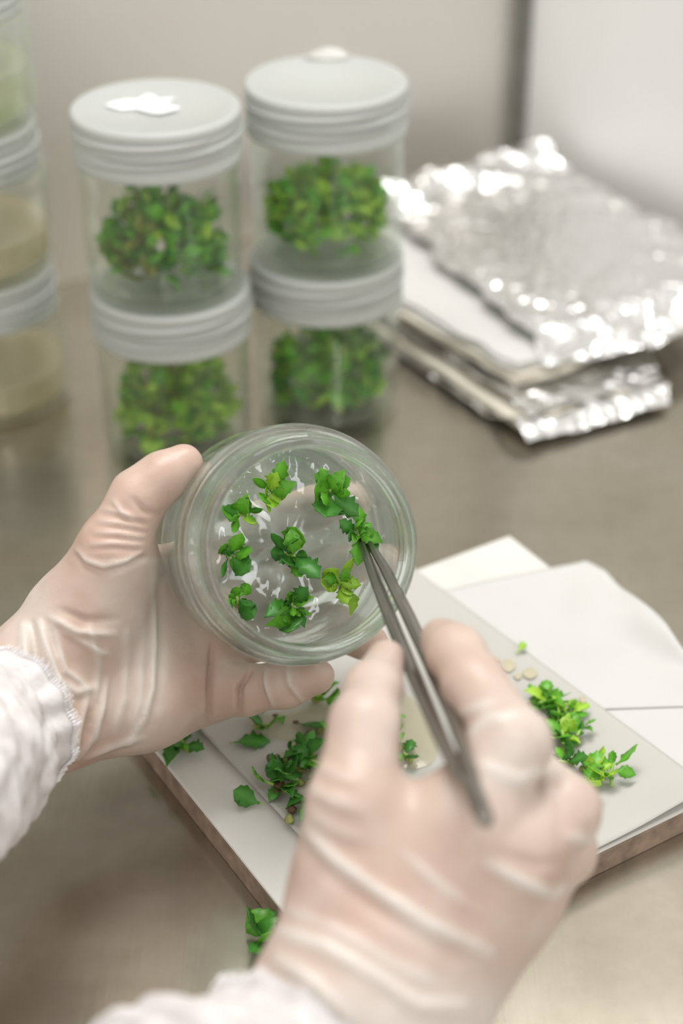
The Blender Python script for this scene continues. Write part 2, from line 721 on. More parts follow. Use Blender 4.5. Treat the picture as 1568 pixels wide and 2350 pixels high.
def sprig(name, mat, n, size, spread, seed, cols, label, cat='plantlet', group=None, stem=.008, elev=(.1, .9),
          shapes=None, bud=None, stem_dir=None, callus=True):
    """a cut plantlet: short stem, leaves round it, callus at the cut end. local z = away from the surface"""
    r = random.Random(seed)
    o = empty(name, mat)
    tag(o, label, cat, group)
    sd = Vector(stem_dir) if stem_dir else Vector((r.uniform(-.6, .6), r.uniform(-.6, .6), .55))
    sd.normalize()
    base = Vector((0, 0, .0008))
    tip = base + sd * stem
    mid = base.lerp(tip, .5) + Vector((r.uniform(-1, 1), r.uniform(-1, 1), .3)) * stem * .12
    link('stem', tube('stem', [base, mid, tip], [.0008, .0007, .0005], M['stem'], 7), o)
    if callus:
        link('callus', blob('callus', .0017, M['callus'], seed, 1.2, 1, .8), o, Matrix.Translation(base))
    if bud:
        link('bud', blob('bud', .0021, M['brown'], seed + 5, 1, 1.2, .9), o,
             Matrix.Translation(base + Vector((r.uniform(-.003, .003), r.uniform(-.003, .003), .001))))
    shapes = shapes or ['flat', 'cup', 'fold', 'serr', 'round', 'droop']
    a0 = r.uniform(0, 6.28)
    for k in range(n):
        a = a0 + k * 2.4 + r.uniform(-.3, .3)
        e = r.uniform(*elev)
        d = Vector((math.cos(a) * math.cos(e), math.sin(a) * math.cos(e), math.sin(e)))
        p = base.lerp(tip, r.uniform(.25, 1.0)) + Vector((math.cos(a), math.sin(a), 0)) * spread * r.uniform(0, .5)
        add_leaf(o, p, d, size * 1.35 * r.uniform(.45, 1.15), r.choice(shapes), r.choice(cols), r.uniform(-.7, .7))
    return o


# ------------------------------------------------------------------ jars
def straight_jar():
    H = .0928
    out = [(0, 0), (.0350, 0), (.0392, .0022), (.0405, .0070), (.0405, .0692), (.0395, .0732), (.0378, .0752),
           (.0378, H)]
    inn = [(.0352, H), (.0352, .0747), (.0372, .0722), (.0382, .0682), (.0382, .0085), (.0362, .0052), (0, .0045)]
    return lathe('glass_body', round_prof(out, .002) + round_prof(inn, .002), M['thin_glass'], 72)


def shoulder_profile():
    out = [(0, .0015), (.030, .0012), (.0365, 0), (.0425, .0030), (.0450, .0100), (.0450, .0600), (.0440, .0665),
           (.0405, .0715), (.0388, .0735), (.0388, .0760), (.0401, .0772), (.0401, .0784), (.0388, .0796),
           (.0388, .0822), (.0401, .0834), (.0401, .0846), (.0388, .0858), (.0390, .0890), (.0380, .0902)]
    inn = [(.0366, .0902), (.0352, .0888), (.0350, .0745), (.0372, .0712), (.0412, .0660), (.0424, .0600),
           (.0424, .0110), (.0400, .0062), (.0330, .0048), (0, .0052)]
    return round_prof(out, .0016) + round_prof(inn, .0022)


def cap_mesh(R, h):
    """screw cap, open at the bottom, with a raised rim line on top"""
    prof = [(0, h - .0006), (R - .0045, h - .0006), (R - .0035, h), (R - .0012, h), (R, h - .0012)]
    for z in (.80, .62, .44, .26):
        prof += [(R, h * z + .0010), (R - .0009, h * z + .0004), (R - .0009, h * z - .0004), (R, h * z - .0010)]
    prof += [(R + .0002, .0022), (R + .0003, 0), (R - .0016, 0), (R - .0018, h - .0028), (0, h - .0026)]
    return lathe('cap', prof, M['cap'], 72)


def cap_thread(R, h, z0, sweep, a0):
    pts, n = [], 40
    for i in range(n + 1):
        a = a0 + sweep * i / n
        pts.append((R * math.cos(a), R * math.sin(a), z0 + .0035 * i / n))
    rad = [.0015 * math.sin(PI * min(1, max(.03, i / n))) ** .4 for i in range(n + 1)]
    return tube('thread_ridge', pts, rad, M['cap'], 6)


MESH = {}
MESH['straight'] = straight_jar()
MESH['shoulder'] = lathe('glass_body', [(r, z * .886) for r, z in shoulder_profile()], M['thin_glass'], 72)
MESH['cap_a'] = cap_mesh(.0420, .0250)
MESH['cap_b'] = cap_mesh(.0412, .0245)
TH_A = [cap_thread(.0421, .025, .0065, 2.2, -2.9), cap_thread(.0421, .025, .0115, 2.5, -2.2),
        cap_thread(.0421, .025, .0155, 2.1, -3.0)]
TH_B = [cap_thread(.0413, .0245, .0065, 2.4, -2.2), cap_thread(.0413, .0245, .0120, 2.4, -1.7)]


def jar(base, label, typ, rot=0.0):
    o = empty('culture_jar', Matrix.Translation(base) @ Matrix.Rotation(rot, 4, 'Z'))
    tag(o, label, 'jar', 'capped culture jars stacked on the bench')
    link('glass_body', MESH['straight' if typ == 'a' else 'shoulder'], o)
    cz = .0702 if typ == 'a' else .0578
    c = link('cap', MESH['cap_a' if typ == 'a' else 'cap_b'], o, Matrix.Translation((0, 0, cz)))
    for t in (TH_A if typ == 'a' else TH_B):
        link('thread_ridge', t, c)
    return o


def gel_layer(base, r, z0, z1, m, label):
    prof = round_prof([(0, z0), (r - .003, z0), (r, z0 + .003), (r, z1 + .0012), (r - .0012, z1), (0, z1)], .001)
    g = link('gel_layer', lathe('gel_layer', prof, m, 48))
    g.location = base
    tag(g, label, 'gel', 'gel layers in the jars')
    return g


def culture(base, z0, rad, hgt, n, seed, label, cols, peak=(0, 0)):
    """tangled clump of leafy shoots standing on the gel"""
    r = random.Random(seed)
    o = empty('plant_culture', Matrix.Translation(Vector(base) + Vector((0, 0, z0))))
    tag(o, label, 'plant', 'plant cultures growing in the jars')
    for k in range(16):
        a, q = r.uniform(0, 6.28), rad * math.sqrt(r.random()) * .8
        p0 = Vector((math.cos(a) * q * .8, math.sin(a) * q * .8, .0003))
        p1 = Vector((math.cos(a) * q, math.sin(a) * q, hgt * r.uniform(.5, .9) * (1 - .4 * (q / rad) ** 2)))
        link('stem', tube('stem', [p0, p0.lerp(p1, .5) + Vector((r.uniform(-.002, .002), r.uniform(-.002, .002), 0)), p1],
                          [.0008, .0007, .0005], M['stem'], 5), o)
    for k in range(n):
        a = r.uniform(0, 6.28)
        q = rad * math.sqrt(r.random())
        x, y = math.cos(a) * q, math.sin(a) * q
        top = hgt * (1 - .55 * (q / rad) ** 2) * (.72 + .45 * noise.noise(Vector((x * 70, y * 70, seed))))
        top += peak[1] * math.exp(-((x - peak[0]) ** 2 + y * y) / (2 * .010 ** 2))
        z = r.uniform(.06, 1.0) ** .8 * top
        out = Vector((x, y, 0)) * (.6 / rad)
        d = Vector((r.uniform(-1, 1), r.uniform(-1, 1), r.uniform(-.35, .75))) + out
        s = r.uniform(.009, .0145)
        dd = d.normalized()
        end = Vector((x, y, z)) + dd * s
        lim = .0340
        if math.hypot(end.x, end.y) > lim:
            k2 = lim / math.hypot(end.x, end.y) * .93
            x, y = x * k2 - dd.x * .0015, y * k2 - dd.y * .0015
            end = Vector((x, y, z)) + dd * s
            if math.hypot(end.x, end.y) > lim: dd = Vector((-dd.x, -dd.y, dd.z))
        z = max(z, -.0015 * (q / rad) - min(0, dd.z) * s * .8)
        col = r.choice(cols)
        if cols and 'olive' in cols and x > 0 and col == 'olive': col = 'mid'
        add_leaf(o, Vector((x, y, z)), dd, s, r.choice(['flat', 'cup', 'fold', 'round', 'serr', 'round']), col,
                 r.uniform(-.8, .8))
    return o


SL, SR = T(412, 1012), T(750, 930)
SX = T(-12, 908)
JH = .0954
jar(SL, 'capped glass jar of yellowish greens under the jar with the white label scrap', 'a', .3)
jar(SL + Vector((-.0018, .001, JH)), 'capped glass jar of greens with a torn white label scrap on its lid', 'a', .1)
jar(SR, 'capped glass jar of greens on the bench beside the foil packet, bottom of its stack', 'a', -.2)
jar(SR + Vector((.0008, 0, JH)), 'capped glass jar of bright greens beside the foil packet, top of its stack', 'a', .05)
gel_layer(SL, .0379, .0052, .0100, M['gel_pale'], 'clear pale gel in the jar under the labelled jar')
gel_layer(SL + Vector((-.0018, .001, JH)), .0379, .0052, .0100, M['gel_pale'], 'clear pale gel in the jar with the torn white label scrap')
gel_layer(SR, .0379, .0052, .0100, M['gel_pale'], 'clear pale gel in the bottom jar beside the foil packet')
gel_layer(SR + Vector((.0008, 0, JH)), .0379, .0052, .0100, M['gel_pale'], 'clear pale gel in the top jar beside the foil packet')
culture(SL, .0098, .0345, .053, 270, 11, 'yellowish green plant clump in the jar below the labelled lid jar',
        ['mid', 'lime', 'olive', 'lime', 'lime'], (-.01, .006))
culture(SL + Vector((-.0018, .001, JH)), .0098, .0345, .051, 270, 12, 'dark green plant clump in the jar topped by the torn white label',
        ['dark', 'mid', 'lime', 'mid', 'olive'], (-.008, .012))
culture(SR, .0098, .0345, .052, 270, 13, 'deep green plant clump in the bottom jar beside the foil packet',
        ['dark', 'mid', 'mid', 'lime'], (0, .006))
culture(SR + Vector((.0008, 0, JH)), .0098, .0345, .046, 270, 14, 'fresh green plant clump in the top jar beside the foil packet',
        ['mid', 'mid', 'lime', 'lime'], (.004, .006))
JB = .0822
for k, (gm, gt, lab, glab) in enumerate([
    (M['gel_cream'], .024, 'glass jar with frosted cap and cream gel, lowest of the leftmost stack', 'cream gel in the lowest jar of the leftmost stack'),
    (M['gel_cream'], .024, 'glass jar with frosted cap and tan gel, middle of the leftmost stack', 'tan cream gel in the middle jar of the leftmost stack'),
    (M['gel_green'], .030, 'glass jar with frosted cap and greenish gel, topmost of the leftmost stack', 'greenish gel in the topmost jar of the leftmost stack')]):
    b = SX + Vector((-.0015 * k, .0008 * k, JB * k))
    jar(b, lab, 'b', .4 * k)
    gel_layer(b, .0420, .0070, gt, gm, glab)


# torn label scraps on the caps
def scrap(name, pts, base, m, label, th=.0004, lift=.004, seed=1):
    """ragged piece of label: fan of points round a centre, crumpled up"""
    r = random.Random(seed)
    v = [Vector((0, 0, lift))]
    for x, y in pts:
        v.append(Vector((x * .55, y * .55, lift * r.uniform(.35, .9))))
    for x, y in pts:
        v.append(Vector((x, y, r.uniform(.0004, .0016))))
    n = len(pts)
    K = len(v)
    v2 = v + [p - Vector((0, 0, th)) for p in v]
    f = []
    for i in range(n):
        j = (i + 1) % n
        f += [(0, 1 + i, 1 + j), (1 + i, 1 + n + i, 1 + n + j, 1 + j)]
        f += [(K, K + 1 + j, K + 1 + i), (K + 1 + j, K + 1 + n + j, K + 1 + n + i, K + 1 + i)]
        f.append((1 + n + i, K + 1 + n + i, K + 1 + n + j, 1 + n + j))
    o = link(name, fix_normals(mesh(name, v2, f, m, False)))
    o.location = base
    return tag(o, label, 'label')


lid_top = SL + Vector((-.0018, .001, JH + .0702 + .0250 - .0004))
scrap('label_scrap', [(-.0200, -.003), (-.0120, -.0075), (-.0050, -.0060), (-.003, -.0085), (.004, -.0140), (.0085, -.0145), (.0170, -.0075),
                      (.0100, -.0040), (.0095, .0020), (.0135, .0080), (.0050, .0060), (.0020, .0130), (-.0015, .0140), (-.0060, .0060),
                      (-.0125, .0050), (-.0075, .0005), (-.0105, -.0020), (-.0170, .0035)], lid_top + Vector((-.004, .001, 0)), M['sticker'],
      'torn crumpled white label scrap lying on a frosted cap', lift=.0030, seed=4)
rt = SR + Vector((.0008, 0, JH + .0702 + .0250 - .0004))
o = scrap('label_scrap', [(-.012, -.002), (0, -.004), (.010, -.003), (.012, .002), (.002, .003), (-.010, .002)],
          rt + Vector((.000, .0355, 0)), M['grey_label'], 'small greyish label scrap at the back of the tall right cap',
          lift=.0060, seed=9)

# ------------------------------------------------------------------ foil packet with paper
G = T(1210, 1036, 0)


def uv_of(p):
    d = p - G
    return d.dot(E1), d.dot(E2)


def GP(u, v, z):
    return G + E1 * u + E2 * v + Vector((0, 0, z))


pk = empty('foil_packet', Matrix.Translation(G))
tag(pk, 'crumpled aluminium foil packet opened around a stack of white paper', 'foil packet')


def foil_sheet(name, corners, nu, nv, amp, seed, m, th=.0004, f0=22, zfun=None, edge=.0025, lab=None, parent=pk, calm=None):
    """corners: 4 (u,v,z): front-left, front-right, back-right, back-left"""
    h = crumple(seed, 4, f0)
    c = [Vector(k) for k in corners]

    def fn(a, b):
        p = c[0] * (1 - a) * (1 - b) + c[1] * a * (1 - b) + c[2] * a * b + c[3] * (1 - a) * b
        q = p.copy()
        k = edge * noise.noise(Vector((p.x * 45, p.y * 45, seed)))
        k2 = edge * noise.noise(Vector((p.x * 45, p.y * 45, seed + 7)))
        q.x += k
        q.y += k2
        q.z += amp * h(p.x, p.y) * (calm(p.x, p.y) if calm else 1)
        if zfun: q.z += zfun(p.x, p.y, a, b)
        q.z = max(q.z, .0008)
        return (E1 * q.x + E2 * q.y + Vector((0, 0, q.z)))
    o = link(name, grid_slab(name, fn, nu, nv, th, m, False), parent)
    if lab: o['label'] = lab
    return o


foil_sheet('bottom_foil', [(0, 0, .002), (.098, -.007, .002), (.215, .20, .002), (0, .22, .002)], 90, 90, .0024, 3, M['foil'],
           zfun=lambda x, y, a, b: .007 * math.exp(-((b - .06) / .06) ** 2) + .003 * math.exp(-(x / .010) ** 2))
foil_sheet('lower_paper', [(.005, .004, .0085), (.085, .012, .0085), (.150, .20, .0085), (.003, .20, .0085)], 24, 24, .0004, 5,
           M['paper_cream'], th=.003, edge=.0006, lab='cream folded paper between the foil layers')
foil_sheet('middle_foil', [(.014, .016, .0150), (.105, .012, .012), (.220, .22, .014), (.002, .22, .014)], 90, 90, .0020, 8,
           M['foil'], zfun=lambda x, y, a, b: -.003 * math.exp(-(b / .08) ** 2))
for k in range(4):
    z = .0200 + .0030 * k
    foil_sheet('paper_sheet', [(.020 + .001 * k, .036 + .002 * k, z), (.15, .040 + .002 * k, z), (.15, .25, z), (-.004 + .002 * k, .25, z)],
               40, 40, .0006, 20 + k, M['paper'] if k > 1 else M['paper_cream'], th=.0022, edge=.004, f0=12)


def flap_z(x, y, a, b):
    # draped: rises over the paper, droops at the open front edge and along the left edge
    return -.014 * math.exp(-(b / .07) ** 2) + .003 * math.exp(-(a / .05) ** 2) + .012 * math.exp(-((b - 1) / .07) ** 2)


foil_sheet('top_foil', [(.036, .034, .037), (.210, .026, .037), (.225, .28, .034), (.075, .27, .034)], 130, 130, .0030, 14, M['foil'],
           zfun=flap_z, edge=.008, f0=26,
           calm=lambda x, y: 1 - .88 * math.exp(-(((x - .14) / .055) ** 4 + ((y - .15) / .065) ** 4)))

# ------------------------------------------------------------------ board and papers
BF = T(774, 2247, .013)
BW, BD, BT = .2195, .1924, .013
BO = Vector((BF.x, BF.y, 0))
bd = empty('cutting_board', Matrix.Translation(BO))
tag(bd, 'white laminate cutting board with brown edges under the papers', 'board')
link('core', box('core', (0, 0, 0), E1 * BW, E2 * BD, 0, .0112, M['board_edge'], .0006), bd)
link('laminate', box('laminate', -E1 * 0, E1 * BW, E2 * BD, .0112, BT, M['board'], .0008), bd)


def BP(u, v, z):
    return BO + E1 * u + E2 * v + Vector((0, 0, z))


def buv(px, py, z=BT):
    d = T(px, py, z) - BO
    return d.dot(E1), d.dot(E2)


def paper_sheet(name, pxs, z, m, label, n=40, th=.00025, zfun=None, wob=.0, edge=.0, seed=1):
    c = [T(x, y, z) for x, y in pxs]
    c = [Vector((p.x, p.y, z)) for p in c]

    def fn(a, b):
        p = c[0] * (1 - a) * (1 - b) + c[1] * a * (1 - b) + c[2] * a * b + c[3] * (1 - a) * b
        e = edge * noise.noise(Vector((p.x * 40, p.y * 40, seed)))
        e2 = edge * noise.noise(Vector((p.x * 40, p.y * 40, seed + 5)))
        dz = wob * (noise.noise(Vector((p.x * 22, p.y * 22, seed * 2.3))) * .5 + .5)
        if zfun: dz += zfun(p, a, b)
        return p + Vector((e, e2, dz))
    o = link(name, grid_slab(name, fn, n, n, th, m))
    return tag(o, label, 'paper')


# white creased sheet at the back right, hanging past the board's edge
def back_sheet():
    front = [(1010, 1640), (1640, 1618)]
    back = [(1000, 1356), (1120, 1328), (1250, 1301), (1345, 1284), (1390, 1303), (1432, 1352), (1478, 1402), (1530, 1450), (1568, 1500),
            (1640, 1560)]
    back = [T(x, y, BT + .002) for x, y in back]
    f0, f1 = T(*front[0], BT + .001), T(*front[1], BT + .001)
    nb = len(back) - 1

    def fn(a, b):
        t = a * nb
        i = min(int(t), nb - 1)
        q = back[i].lerp(back[i + 1], t - i)
        p = f0.lerp(f1, a).lerp(q, b)
        z = BT + .0010
        k = min(1, max(0, (a - .30) * 4))
        z += k * .0060 * (b ** 2) * (.5 + .5 * math.sin(a * 13 + b * 5))
        z += k * .0026 * (math.sin(b * 13 - a * 4) + .6) * b
        return Vector((p.x, p.y, max(z, BT + .0008)))
    o = link('paper_sheet', grid_slab('paper_sheet', fn, 48, 36, .00025, M['paper']))
    return tag(o, 'bright white creased sheet hanging past the back edge of the board', 'paper')


back_sheet()
paper_sheet('paper_sheet', [(1290, 1850), (1640, 1760), (1650, 1590), (1180, 1640)], BT + .0003, M['paper'],
            'white sheet lying lowest, under the creased white sheet', n=12)

# damp filter paper strip that the cuttings lie on
zf = BT + .0016
fa = [(470, 1690), (985, 1330)]


def filter_sheet():
    A = T(442, 1660, zf)
    Bp = T(930, 1289, zf)
    d = (T(690, 1925, zf) - T(470, 1690, zf)).normalized()
    d2 = (T(1568, 1760, zf) - T(985, 1330, zf)).normalized()
    Lf, Rf = A + d * .147, Bp + d2 * .199

    def fn(a, b):
        p = (A.lerp(Bp, a)).lerp(Lf.lerp(Rf, a), b)
        z = zf
        z += .0016 * max(0, noise.noise(Vector((p.x * 26, p.y * 26, 4.1)))) * (1 - abs(2 * a - 1)) ** .3
        z += .0012 * math.exp(-(a / .02) ** 2)
        z += .0030 * max(0, b - .93) / .07 * math.sin(a * 5.0) ** 2 * (a > .4)
        return Vector((p.x, p.y, max(z, BT + .0014)))
    o = link('filter_paper', grid_slab('filter_paper', fn, 70, 70, .00025, M['paper_grey']))
    return tag(o, 'damp greyish filter paper across the board carrying the cuttings', 'paper')


filter_sheet()
ZP = zf + .0010


def puddle(name, pts, z, m, label, h=.0006, cat='gel smear', group=None):
    c = [T(x, y, z) for x, y in pts]
    ctr = sum(c, Vector()) / len(c)
    # smooth the outline
    ring = []
    n = len(c)
    for i in range(n):
        for t in (0, .33, .66):
            p0, p1, p2, p3 = c[i - 1], c[i], c[(i + 1) % n], c[(i + 2) % n]
            ring.append(.5 * ((2 * p1) + (p2 - p0) * t + (2 * p0 - 5 * p1 + 4 * p2 - p3) * t * t +
                              (3 * p1 - p0 - 3 * p2 + p3) * t ** 3))
    v = [Vector((0, 0, h))]
    for s, hh in ((.55, h), (.88, h * .8), (1.0, 0)):
        v += [(p - ctr) * s + Vector((0, 0, hh)) for p in ring]
    k = len(ring)
    f = [(0, 1 + i, 1 + (i + 1) % k) for i in range(k)]
    for q in (0, 1):
        for i in range(k):
            j = (i + 1) % k
            f.append((1 + q * k + i, 1 + (q + 1) * k + i, 1 + (q + 1) * k + j, 1 + q * k + j))
    o = link(name, mesh(name, v, f, m))
    o.location = ctr
    return tag(o, label, cat, group)


puddle('gel_smear', [(700, 1620), (610, 1640), (566, 1650), (600, 1690), (660, 1700), (700, 1745), (760, 1760), (820, 1700), (800, 1600)],
       ZP, M['smear'], 'large wet gel smear on the paper below the left hand', .0008)
puddle('gel_smear', [(620, 1742), (612, 1790), (640, 1815), (690, 1830), (740, 1800), (730, 1740), (670, 1720)],
       ZP + .0002, M['smear'], 'round wet gel smear under the left pile of cuttings', .0008)
puddle('gel_smear', [(880, 1600), (860, 1720), (905, 1760), (985, 1755), (1010, 1700), (985, 1640), (930, 1590)],
       ZP, M['smear'], 'yellowish wet gel smear seen between right thumb and forefinger', .0010)
for k, pts in enumerate([[(1150, 1520), (1172, 1512), (1184, 1528), (1170, 1542), (1152, 1537)],
                         [(1200, 1540), (1222, 1532), (1234, 1546), (1220, 1558), (1203, 1552)],
                         [(1178, 1550), (1190, 1544), (1198, 1552), (1188, 1560)],
                         [(1130, 1511), (1142, 1510), (1148, 1518), (1134, 1520)],
                         [(1150, 1564), (1164, 1566), (1170, 1574), (1154, 1574)],
                         [(1330, 1600), (1342, 1598), (1346, 1610), (1334, 1612)]]):
    puddle('damp_spot', pts, ZP - .0002, M['stain'], 'tan damp spot on the filter paper, ' + [
        'large one nearest the right forefinger', 'widest one beside the single yellow green leaf', 'small one between the two large spots',
        'thin one highest of the row', 'faint one lowest of the row', 'faint one by the pale stalked cutting'][k], .0002,
           'stain', 'damp spots on the filter paper')

# ------------------------------------------------------------------ cuttings on the board
UPZ = Matrix.Identity(4)


def at_board(px, py, z=ZP, rot=0.0):
    return Matrix.Translation(T(px, py, z)) @ Matrix.Rotation(rot, 4, 'Z')


def lone_leaf(px, py, ang, size, shape, col, label, z=ZP, roll=0.0, tilt=.05):
    """ang in degrees, world"""
    o = empty('cut_leaf', at_board(px, py, z))
    a = math.radians(ang)
    l = add_leaf(o, Vector((0, 0, .0006)), Vector((math.cos(a), math.sin(a), tilt)), size, shape, col, roll)
    l.name = 'blade'
    link('stalk', tube('stalk', [Vector((0, 0, .0006)), Vector((-math.cos(a) * .002, -math.sin(a) * .002, .0006))],
                       [.0004, .0003], M['stem'], 5), o)
    return tag(o, label, 'leaf')


lone_leaf(537, 1706, 6, .0150, 'serr', 'dark', 'flat toothed leaf lying alone below the little finger', roll=.1)
lone_leaf(596, 1846, 158, .0125, 'cup', 'dark', 'curled leaf across the left edge of the filter paper', roll=-.5, tilt=.1)
lone_leaf(640, 1648, -70, .0060, 'fold', 'mid', 'small folded leaf standing beside the black speck', tilt=.3)
lone_leaf(607, 1625, 260, .0055, 'fold', 'mid', 'small dark leaf just below the little finger', tilt=.3)
lone_leaf(1190, 1497, 50, .0060, 'fold', 'lime', 'single yellow green leaf alone near the damp spots', roll=.4, tilt=.4)
lone_leaf(905, 1660, 20, .0058, 'fold', 'mid', 'small bright leaf seen between thumb and forceps', tilt=.5)
MAT = at_board
sprig('cutting', MAT(592, 1668), 4, .0062, .001, 21, ['mid', 'dark'], 'small cutting with a pale stalk near the flat toothed leaf', 'cutting',
      stem=.006, stem_dir=(1, -.2, .15), elev=(0, .5))
sprig('cutting', MAT(725, 1610), 9, .0070, .003, 22, ['mid', 'lime', 'mid'], 'bright tufted cutting beside the tip of the little finger', 'cutting',
      elev=(.2, 1.2), stem=.005)
sprig('cutting', MAT(432, 1722, BT), 9, .0105, .004, 23, ['dark', 'mid'], 'leafy cutting hanging over the board edge under the palm', 'cutting',
      stem=.010, stem_dir=(-.6, .4, .2), elev=(-.05, .5), shapes=['serr', 'flat', 'fold'])
left_pile = [(735, 1680, 'topmost'), (715, 1740, ''), (660, 1745, 'small'), (690, 1770, ''), (720, 1795, ''), (655, 1815, ''), (700, 1845, ''),
             (742, 1760, ''), (735, 1840, ''), (690, 1800, '')]
names = ['cutting with a round brown bud at the top of the left pile', 'long pale stemmed cutting in the left pile by the thumb',
         'small brown budded cutting at the left rim of the left pile', 'leafy cutting in the middle of the left pile',
         'toothed leafy cutting low in the left pile', 'cup leafed cutting with brown bud at the lower left of the left pile',
         'curved stem cutting at the foot of the left pile', 'leafy cutting in the left pile against the right thumb',
         'dark cutting at the foot of the left pile against the right hand', 'flat leafed cutting at the heart of the left pile']
for k, (x, y, _) in enumerate(left_pile):
    sprig('cutting', MAT(x, y, ZP + .0005, k * 1.1), 3 if k == 2 else 6, .0085 if k != 2 else .004, .003, 40 + k,
          ['dark', 'mid', 'dark'], names[k], 'cutting', 'cuttings in the left pile', stem=.009, elev=(-.05, .8),
          shapes=['serr', 'flat', 'fold', 'cup', 'curl'], bud=k in (2, 5), stem_dir=(math.cos(k * 2.0), math.sin(k * 2.0), .3))
right_pile = [(1218, 1622, 'mid'), (1268, 1600, 'lime'), (1300, 1636, 'lime'), (1256, 1660, 'mid'), (1305, 1680, 'mid'), (1296, 1722, 'lime'),
              (1338, 1768, 'lime'), (1358, 1806, 'lime'), (1404, 1808, 'mid'), (1275, 1632, 'lime'), (1312, 1752, 'mid'), (1322, 1705, 'mid')]
names = ['dark leafed cutting at the left end of the right pile', 'lime cutting with a hooked tip at the top of the right pile',
         'pale stalked cutting at the right of the right pile', 'green cutting in the right pile behind the knuckle',
         'two leafed cutting below the pale stalk in the right pile', 'thick pale stemmed cutting jutting from the right pile',
         'lime cutting with one upright leaf beside the knuckle', 'yellow green tuft beside the middle knuckle',
         'forked cutting with pointed leaves alone at the lower right', 'lime tuft in the heart of the right pile',
         'cutting partly hidden by the right hand low in the pile', 'slim leafed cutting at the side of the right pile']
for k, (x, y, c) in enumerate(right_pile):
    fork = k == 8
    sprig('cutting', MAT(x, y, ZP + .0003, k * 1.7), 5 if fork else 7, .0105 if fork else .0078, .002, 60 + k,
          {'mid': ['mid', 'dark', 'mid'], 'lime': ['lime', 'mid', 'lime']}[c] if not fork else ['mid'],
          names[k], 'cutting', 'cuttings in the right pile', stem=.011 if k in (2, 5, 8) else .008, elev=(0, .8),
          shapes=['serr', 'flat', 'fold', 'cup', 'lance'], stem_dir=(math.cos(k * 2.4), math.sin(k * 2.4), .25), callus=not fork)
sprig('cutting', MAT(905, 1698), 3, .0055, .001, 81, ['mid'], 'small cutting with a yellow bud seen past the right thumb', 'cutting', stem=.004)
sprig('cutting', MAT(940, 1745), 3, .0065, .002, 82, ['dark', 'mid'], 'dark leafed cutting at the foot of the yellowish gel smear', 'cutting', stem=.004)
sprig('cutting', Matrix.Translation(T(630, 2120, .002)), 9, .0110, .003, 83, ['dark', 'dark', 'mid'],
      'dark green cutting lying on the steel beside the right wrist', 'cutting', stem=.016, stem_dir=(-.1, -1, .1), elev=(-.02, .7))
for k, (x, y, s) in enumerate([(680, 1658, .0011), (633, 1642, .0010)]):
    o = link('plant_speck', blob('plant_speck', s, M['brown'], k, 1.4, 1, .6), None, Matrix.Translation(T(x, y, ZP + .0006)))
    tag(o, ['tiny dark speck alone on the paper right of the small leaf', 'tiny dark speck beside the small folded leaf'][k], 'speck')
for k, (x, y, s, mm) in enumerate([(624, 1742, .0022, 'brown'), (664, 1880, .0020, 'callus'), (670, 1858, .0019, 'brown'), (714, 1690, .0030, 'brown'),
                                   (633, 1815, .0020, 'brown'), (917, 1715, .0020, 'callus')]):
    o = link('cut_bud', blob('cut_bud', s, M[mm], k + 30, 1, 1.1, .85), None, Matrix.Translation(T(x, y, ZP + s * .8)))
    tag(o, ['round brown bud at the left rim of the left pile', 'round olive bud at the very foot of the left pile',
            'dark rough bud just above the olive bud', 'large brown bud at the top of the left pile by the thumb',
            'brown bud in the cupped leaf at the lower left of the pile', 'yellowish bud between the right thumb and forceps'][k], 'bud')

# ------------------------------------------------------------------ held jar
RIM = P(716, 1256, .585)
view = (RIM - CAM).normalized()
AX = (-view + RIGHT * math.tan(math.radians(12)) - UP * math.tan(math.radians(2.0))).normalized()
HB = RIM - AX * .0800
JM = frame_z(HB, AX, RIGHT)
hj = empty('open_jar', JM)
tag(hj, 'open glass jar held tilted in the left hand, gel and cuttings inside', 'jar')
link('glass_body', lathe('glass_body', [(r_, z_ * .886) for r_, z_ in shoulder_profile()], M['glass'], 128), hj)
gz0, gz1 = .0062, .0340
rings = [(.0417 * math.sqrt(k / 26), gz1) for k in range(26)]
prof = [(0, gz0), (.030, gz0), (.036, gz0 + .0005), (.0400, gz0 + .003), (.0417, gz0 + .007), (.0418, gz1 + .0018), (.0412, gz1 + .0010)] + rings[::-1]
gme = lathe('gel_layer', prof, M['gel_clear'], 160)
for vv in gme.vertices:
    x_, y_, z_ = vv.co
    if z_ > gz1 - .0002 and math.hypot(x_, y_) < .0414:
        rr = math.hypot(x_, y_) / .0417
        side = max(0, .35 - x_ / .040) * .8 + .25      # ripples shaped to catch highlights, strongest on the left side
        amp = .0015 * max(0, rr - .35) * side + .00012
        vv.co.z += amp * (noise.noise(Vector((x_ * 260, y_ * 170, 1.7))) + .6 * noise.noise(Vector((x_ * 520, y_ * 420, 5.2))))
gl = link('gel_layer', gme)
gl.matrix_world = JM
tag(gl, 'clear bluish gel in the bottom of the open held jar', 'gel', 'gel layers in the jars')
GO = HB + AX * gz1
